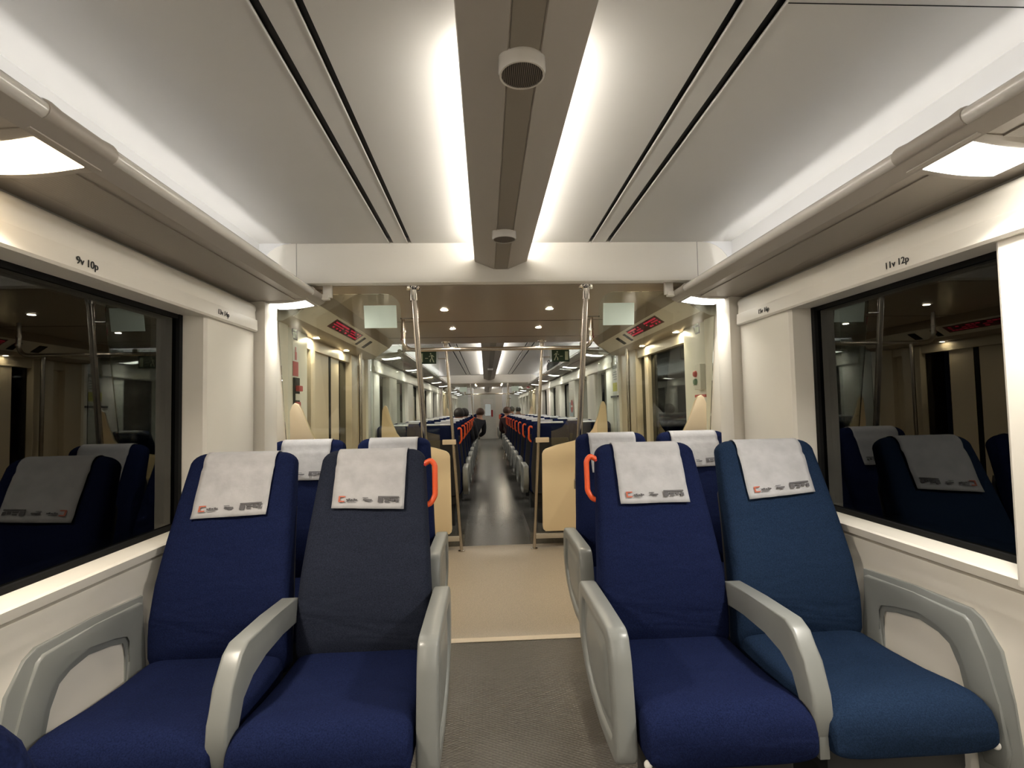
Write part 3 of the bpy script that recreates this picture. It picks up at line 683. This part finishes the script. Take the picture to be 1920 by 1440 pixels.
place(make_seat(-1, True, 1, M_navy, .0, seed=6, cz=.93, handle=False), -.602, Y2, 0, 'navy aisle seat on the left, second row before the glass screen', G2)
place(make_seat(1, True, -1, M_navy, .0, seed=7, cz=.93, handle=False), .602, Y2, 0, 'navy aisle seat on the right, second row before the glass screen', G2)
place(make_seat(1, False, -1, M_navy, .03, seed=8, cz=.945), 1.065, Y2, 0, 'navy window seat on the right, second row before the glass screen', G2)
# the row facing away from the camera: only the shoulder of its left aisle seat enters the picture
place(make_seat(-1, True, -1, M_navy, .0, seed=9, handle=False), -.548, .70, math.pi, 'blue plush seat shoulder cut off at the lower left corner of the photo', 'facing row')
# far saloon, seats with their backs to the camera (rotated half a turn)
GF = 'seats of the far saloon'
ORD = ['first', 'second', 'third', 'fourth', 'fifth', 'sixth', 'seventh', 'eighth', 'ninth']
proto = {}
for out in (1, -1):
    proto[(True, out)] = make_seat(0, True, out, M_navy, 0, False, 11); proto[(False, out)] = make_seat(0, False, out, M_navy, 0, False, 12)
used = set()
def far_seat(x, y, aisle, side, label, grp):
    key = (aisle, 1 if side > 0 else -1)    # after half a turn the local aisle direction flips
    p = proto[key]
    o = p if key not in used else copy_tree(p)
    used.add(key); place(o, x, y, math.pi, label, grp)
for r in range(9):
    yc = 5.62 + .9 * r + .40
    for side in (-1, 1):
        sd = 'left' if side < 0 else 'right'
        far_seat(side * .60, yc, True, side, 'navy aisle seat %s of the gangway, %s row beyond the glass screens' % (sd, ORD[r]), GF)
        far_seat(side * 1.05, yc, False, side, 'navy window seat at the %s wall, %s row beyond the glass screens' % (sd, ORD[r]), GF)
for r in range(3):
    for side in (-1, 1):
        far_seat(side * .60, 17.0 + .9 * r, True, side, 'navy aisle seat %s of the gangway, %s row beyond the second vestibule' % ('left' if side < 0 else 'right', ORD[r]), 'seats of the last saloon')

# ================================================================== PASSENGERS (seated, seen from behind)
def person(x, y, z, lean, hair, coat, label):
    """z = seat height offset; local +y is the way the person faces"""
    t = thing('person', label, 'person', (x, y, z), 'passengers')
    b = NB()
    J = {'pel': ((0, 0, .52), .14), 'wai': ((lean * .25, .0, .72), .135), 'che': ((lean * .6, .0, .95), .15), 'nek': ((lean * .9, .01, 1.08), .058), 'hd': ((lean, .03, 1.20), .088), 'top': ((lean, .025, 1.27), .075),
         'ls': ((lean * .6 - .19, .0, 1.0), .06), 'le': ((lean * .4 - .24, .05, .75), .047), 'lh': ((lean * .3 - .16, .25, .66), .035), 'rs': ((lean * .6 + .19, 0, 1.0), .06), 're': ((lean * .4 + .24, .05, .75), .047), 'rh': ((lean * .3 + .16, .25, .66), .035),
         'lk': ((-.11, .42, .53), .07), 'lf': ((-.11, .42, .08), .045), 'lt': ((-.11, .55, .04), .035), 'rk': ((.11, .42, .53), .07), 'rf': ((.11, .42, .08), .045), 'rt': ((.11, .55, .04), .035)}
    V = {k: b.verts.new(v[0]) for k, v in J.items()}
    for p, q in (('pel', 'wai'), ('wai', 'che'), ('che', 'nek'), ('nek', 'hd'), ('hd', 'top'), ('che', 'ls'), ('ls', 'le'), ('le', 'lh'), ('che', 'rs'), ('rs', 're'), ('re', 'rh'), ('pel', 'lk'), ('lk', 'lf'), ('lf', 'lt'), ('pel', 'rk'), ('rk', 'rf'), ('rf', 'rt')): b.edges.new((V[p], V[q]))
    b.verts.index_update(); me = bpy.data.meshes.new('body'); b.to_mesh(me); b.free()
    o = obj('body', me, M_skin, t); o.modifiers.new('skin', 'SKIN'); o.modifiers.new('sub', 'SUBSURF').render_levels = 2
    for i, k in enumerate(J): o.data.skin_vertices[0].data[i].radius = (J[k][1], J[k][1]); 
    o.data.skin_vertices[0].data[0].use_root = True
    b = NB(); rings = []
    for a in range(-35, 91, 12):
        a = math.radians(min(a, 88)); rings.append([(lean + .098 * math.cos(a) * math.cos(k * math.pi / 10), .012 + .108 * math.cos(a) * math.sin(k * math.pi / 10) - (.0 if math.sin(k * math.pi / 10) < .2 or a > .5 else .06 * math.sin(k * math.pi / 10)), 1.215 + .105 * math.sin(a)) for k in range(20)])
    loft(b, rings); obj('hair', b, hair, t)
    b = NB(); JC = {k: (J[k][0], J[k][1] * 1.16) for k in ('pel', 'wai', 'che', 'ls', 'le', 'rs', 're')}
    JC['nek'] = ((lean * .85, .0, 1.06), .075); JC['lh'] = ((lean * .3 - .17, .22, .67), .046); JC['rh'] = ((lean * .3 + .17, .22, .67), .046)
    V = {k: b.verts.new(v[0]) for k, v in JC.items()}
    for p, q in (('pel', 'wai'), ('wai', 'che'), ('che', 'nek'), ('che', 'ls'), ('ls', 'le'), ('le', 'lh'), ('che', 'rs'), ('rs', 're'), ('re', 'rh')): b.edges.new((V[p], V[q]))
    me = bpy.data.meshes.new('coat'); b.to_mesh(me); b.free()
    o = obj('coat', me, coat, t); o.modifiers.new('skin', 'SKIN'); o.modifiers.new('sub', 'SUBSURF').render_levels = 2
    for i, k in enumerate(JC): o.data.skin_vertices[0].data[i].radius = (JC[k][1], JC[k][1])
    o.data.skin_vertices[0].data[0].use_root = True
    return t
person(-.50, 11.95, 0, .27, M_hairb, M_coat, 'brown-haired person in dark coat leaning into the gangway on the left')
person(-.60, 9.42, 0, .02, M_hair, M_coat, 'dark-haired person seated left of the gangway, nearer of two together')
person(-.55, 10.4, 0, .02, M_hair, M_coat, 'dark-haired person seated left of the gangway, just behind the nearer one')
person(.56, 12.9, .02, -.14, M_hairb, M_coatr, 'person in maroon coat seated at the gangway on the right')
person(.62, 17.3, .04, .14, M_hair, M_coat, 'dark head seen over far right seats, nearer the gangway')
person(1.03, 18.3, .03, 0, M_hair, M_coat, 'dark head seen over far right seats, nearer the window')
